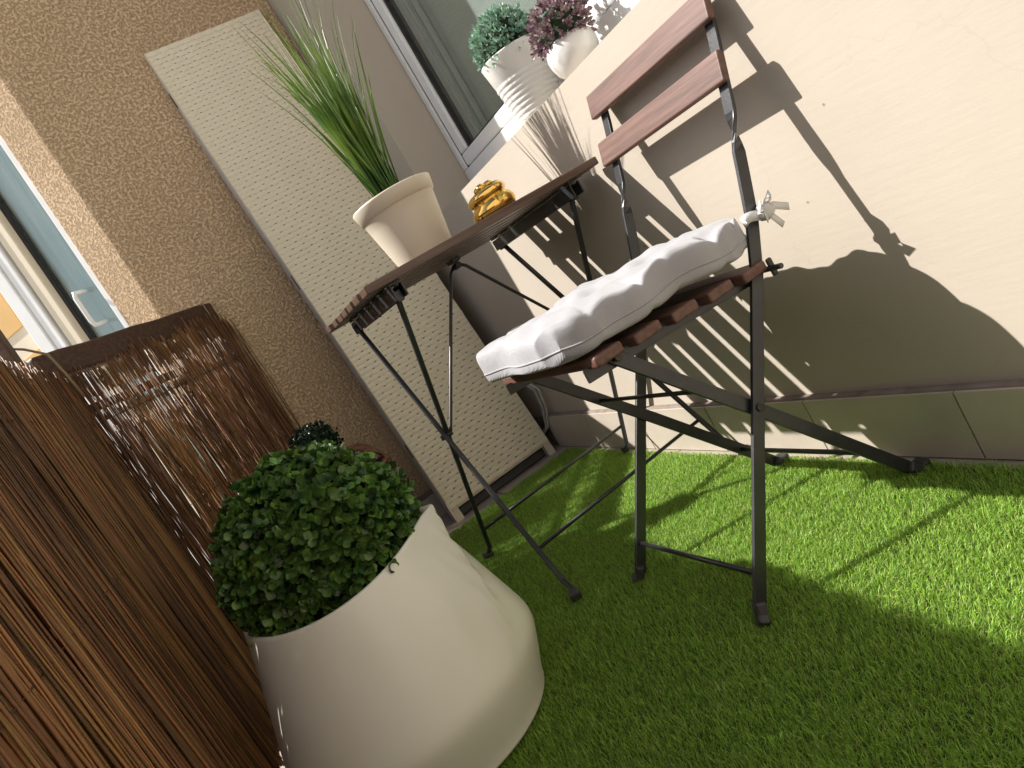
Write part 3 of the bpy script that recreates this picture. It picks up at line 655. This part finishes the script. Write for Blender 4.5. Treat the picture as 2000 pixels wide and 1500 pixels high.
MB().lathe((PC[0], PC[1], .30), [(.0005, .0), (.15, 0)], 32).build('soil', M['soil'], pl)
BC = (.020, 1.195, .378); BR = .147
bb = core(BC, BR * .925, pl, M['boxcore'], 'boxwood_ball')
lm = [leaf_mesh('leaf', M['box'], .0140, .0058, .30, 4), leaf_mesh('leaf', M['box'], .0152, .0060, .15, 4), leaf_mesh('leaf', M['box'], .0130, .0059, .45, 4)]
fr = leaf_frames(BC, BR, 12000, -.062, (.1, 1.05), 4, .0075)
split_leaves(fr, lm, M['box'], bb, 300)

# small dark ball in a wicker basket behind it
SC = (.165, 2.1, .452)
bk = thing('basket_plant', (.20, 2.10, 0), 'small dark glossy leaf ball in a brown wicker basket behind the planter', 'potted plant')
m = MB()
for i in range(26):
    z = .012 + i * .0125; rr = .085 + .035 * (z / .33); ph = (i % 2) * math.pi / 12
    m.tube([(.20 + (rr + .004 * math.cos(12 * a + ph * 12)) * math.cos(a), 2.10 + (rr + .004 * math.cos(12 * a + ph * 12)) * math.sin(a), z) for a in [2 * math.pi * q / 48 for q in range(49)]], .006, 5)
m.build('basket', M['wicker'], bk, smooth=True)
MB().lathe((.20, 2.10, .3), [(.0005, 0), (.115, 0)], 24).build('soil', M['soil'], bk)
for k in range(4):
    m = MB(); off = .006 * k
    m.tube([(.205 + .098 * math.cos(a) + .004 * math.sin(5 * a + k) + off * .4, 2.045 + off, .315 + (.085 + .003 * k) * math.sin(a) + .003 * math.sin(7 * a + k * 2)) for a in [math.pi * q / 24 for q in range(25)]], .0042, 6)
    m.build('basket_handle', M['wicker'], bk, smooth=True)
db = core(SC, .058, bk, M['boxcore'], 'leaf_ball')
merged_leaves('leaves', leaf_frames(SC, .064, 1500, -.06, (.3, 1.1), 3, .006), leaf_mesh('leaf', M['darkleaf'], .0095, .0034, .3), M['darkleaf'], db)
MB().tube([(.19, 2.1, .30), (.17, 2.1, .40)], .006, 6).build('stem', M['wicker'], bk)

# ------------------------------------------------------------------ potted grass on the table
GX, GY = .562, 1.60
gp = thing('potted_grass', (GX, GY, .702), 'cream tapered pot of tall green grass on the folding table', 'potted plant')
prof = [(.0005, .001), (.060, .001), (.064, .004), (.0665, .012), (.075, .06), (.0835, .11), (.0885, .138), (.0905, .141), (.0935, .1425), (.0985, .168), (.099, .171), (.0975, .173), (.094, .172), (.0925, .165), (.089, .14)]
MB().lathe((GX, GY, .702), prof, 72).build('pot', M['pot'], gp, smooth=True)
MB().lathe((GX, GY, .702 + .150), [(.0005, 0), (.0915, 0)], 32).build('soil', M['soil'], gp)
for i in range(165):
    a = random.uniform(0, 6.283); q = .032 * math.sqrt(random.random()); bx_, by = GX + q * math.cos(a), GY + q * math.sin(a)
    thin = random.random() < .28
    la = a + random.gauss(0, .7); tilt = abs(random.gauss(.02, .075)) + (random.uniform(.1, .3) if random.random() < .10 else 0)
    ln = random.uniform(.24, .50) if not thin else random.uniform(.36, .56); dro = random.uniform(.0, .32) * (1.7 if thin else 1)
    d = Vector((math.cos(la), math.sin(la), 0)); p = Vector((bx_, by, .85)); pts = []; n = 9; an = tilt; ww = []
    w0 = random.uniform(.0011, .0017) if thin else random.uniform(.0024, .0044)
    tw = random.uniform(0, 3.14)
    V = []; F = []
    for j in range(n + 1):
        t = j / n; wj = w0 * (1 - t ** 2.2) * (.6 + .8 * t if t < .5 else 1) + .0002
        T = d * math.sin(an) + Vector((0, 0, 1)) * math.cos(an); sd = Vector((-d.y, d.x, 0)); nn_ = T.cross(sd); W = sd * math.cos(tw + t * .8) + nn_ * math.sin(tw + t * .8)
        V += [p - W * wj, p + nn_ * wj * .25, p + W * wj]; p = p + T * ln / n; an += dro * t * .35
        if p.x > XW - .02: p.x = XW - .02
    for j in range(n): F += [(3 * j, 3 * j + 1, 3 * j + 4, 3 * j + 3), (3 * j + 1, 3 * j + 2, 3 * j + 5, 3 * j + 4)]
    MB().add(V, F).build('grass_blade', M['straw'] if i in (3, 50, 51) or (thin and i % 6 == 0) else M['blade'], gp, smooth=True)

# ------------------------------------------------------------------ gold knot ornament
GO = (.708, 1.475, .702)
go = thing('gold_ornament', GO, 'shiny gold lidded trinket bowl on the table beside the grass pot', 'ornament')
def lobes(r, z, a):
    k = max(0, 1 - abs(z - .060) / .016); return r * (1 + .07 * k * math.cos(5 * a) + .025 * math.cos(2 * a + 30 * z)), z + .003 * math.cos(a + .6)
gprof = [(.0005, .001), (.028, .001), (.036, .003), (.046, .011), (.0515, .022), (.0515, .031), (.046, .041), (.0405, .046), (.0395, .0475), (.043, .050), (.0465, .056), (.0455, .063), (.038, .070), (.026, .0735), (.012, .074), (.0005, .074)]
MB().lathe(GO, gprof, 80, lobes).build('bowl', M['gold'], go, smooth=True)
for k, (a, q, r) in enumerate(((.2, .016, .0125), (2.1, .015, .010), (4.0, .017, .011), (5.2, .019, .0085))):
    MB().lathe((GO[0] + q * math.cos(a), GO[1] + q * math.sin(a), GO[2] + .076), [(r * math.sin(t) + 1e-4, -r * .8 * math.cos(t)) for t in [math.pi * i / 12 for i in range(13)]], 24).build('lid_knob', M['gold'], go, smooth=True)
# ------------------------------------------------------------------ pots on the window ledge
P1 = (.942, 1.487, ZS)
p1 = thing('ribbed_pot_plant', P1, 'white ribbed tapered pot with mint green leaf ball on the window ledge', 'potted plant')
prof = [(.0005, .001), (.052, .001), (.0545, .004)]
z = .008
for i in range(8):
    r0 = .055 + z * .145; prof += [(r0, z), (r0 + .0022, z + .0035), (r0 + .0022, z + .0065), (r0 + .0004, z + .0098)]; z += .0115
prof += [(.055 + z * .145, z), (.0765, .15), (.077, .1525), (.0755, .154), (.0735, .152), (.072, .14)]
MB().lathe(P1, prof, 72).build('pot', M['whitepot'], p1, smooth=True)
MB().lathe((P1[0], P1[1], ZS + .142), [(.0005, 0), (.073, 0)], 24).build('soil', M['soil'], p1)
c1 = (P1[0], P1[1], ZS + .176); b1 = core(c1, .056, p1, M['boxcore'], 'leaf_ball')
merged_leaves('leaves', leaf_frames(c1, .068, 2400, -.045, (.4, 1.25), 3, .006), leaf_mesh('leaf', M['teal'], .0115, .0029, .35), M['teal'], b1)
P2 = (.935, 1.275, ZS)
p2 = thing('bowl_plant', P2, 'glossy white round bowl with purple leaf ball on the window ledge', 'potted plant')
prof = [(.0005, .001), (.028, .001), (.034, .004), (.047, .018), (.053, .036), (.0545, .05), (.052, .064), (.046, .073), (.0445, .074), (.043, .072), (.042, .06)]
MB().lathe(P2, prof, 64).build('pot', M['glosspot'], p2, smooth=True)
MB().lathe((P2[0], P2[1], ZS + .062), [(.0005, 0), (.043, 0)], 24).build('soil', M['soil'], p2)
c2 = (P2[0], P2[1], ZS + .094); b2 = core(c2, .044, p2, M['boxcore'], 'leaf_ball')
merged_leaves('leaves', leaf_frames(c2, .056, 1300, -.03, (.4, 1.25), 4, .006), leaf_mesh('leaf', M['purple'], .0125, .0030, .3), M['purple'], b2)
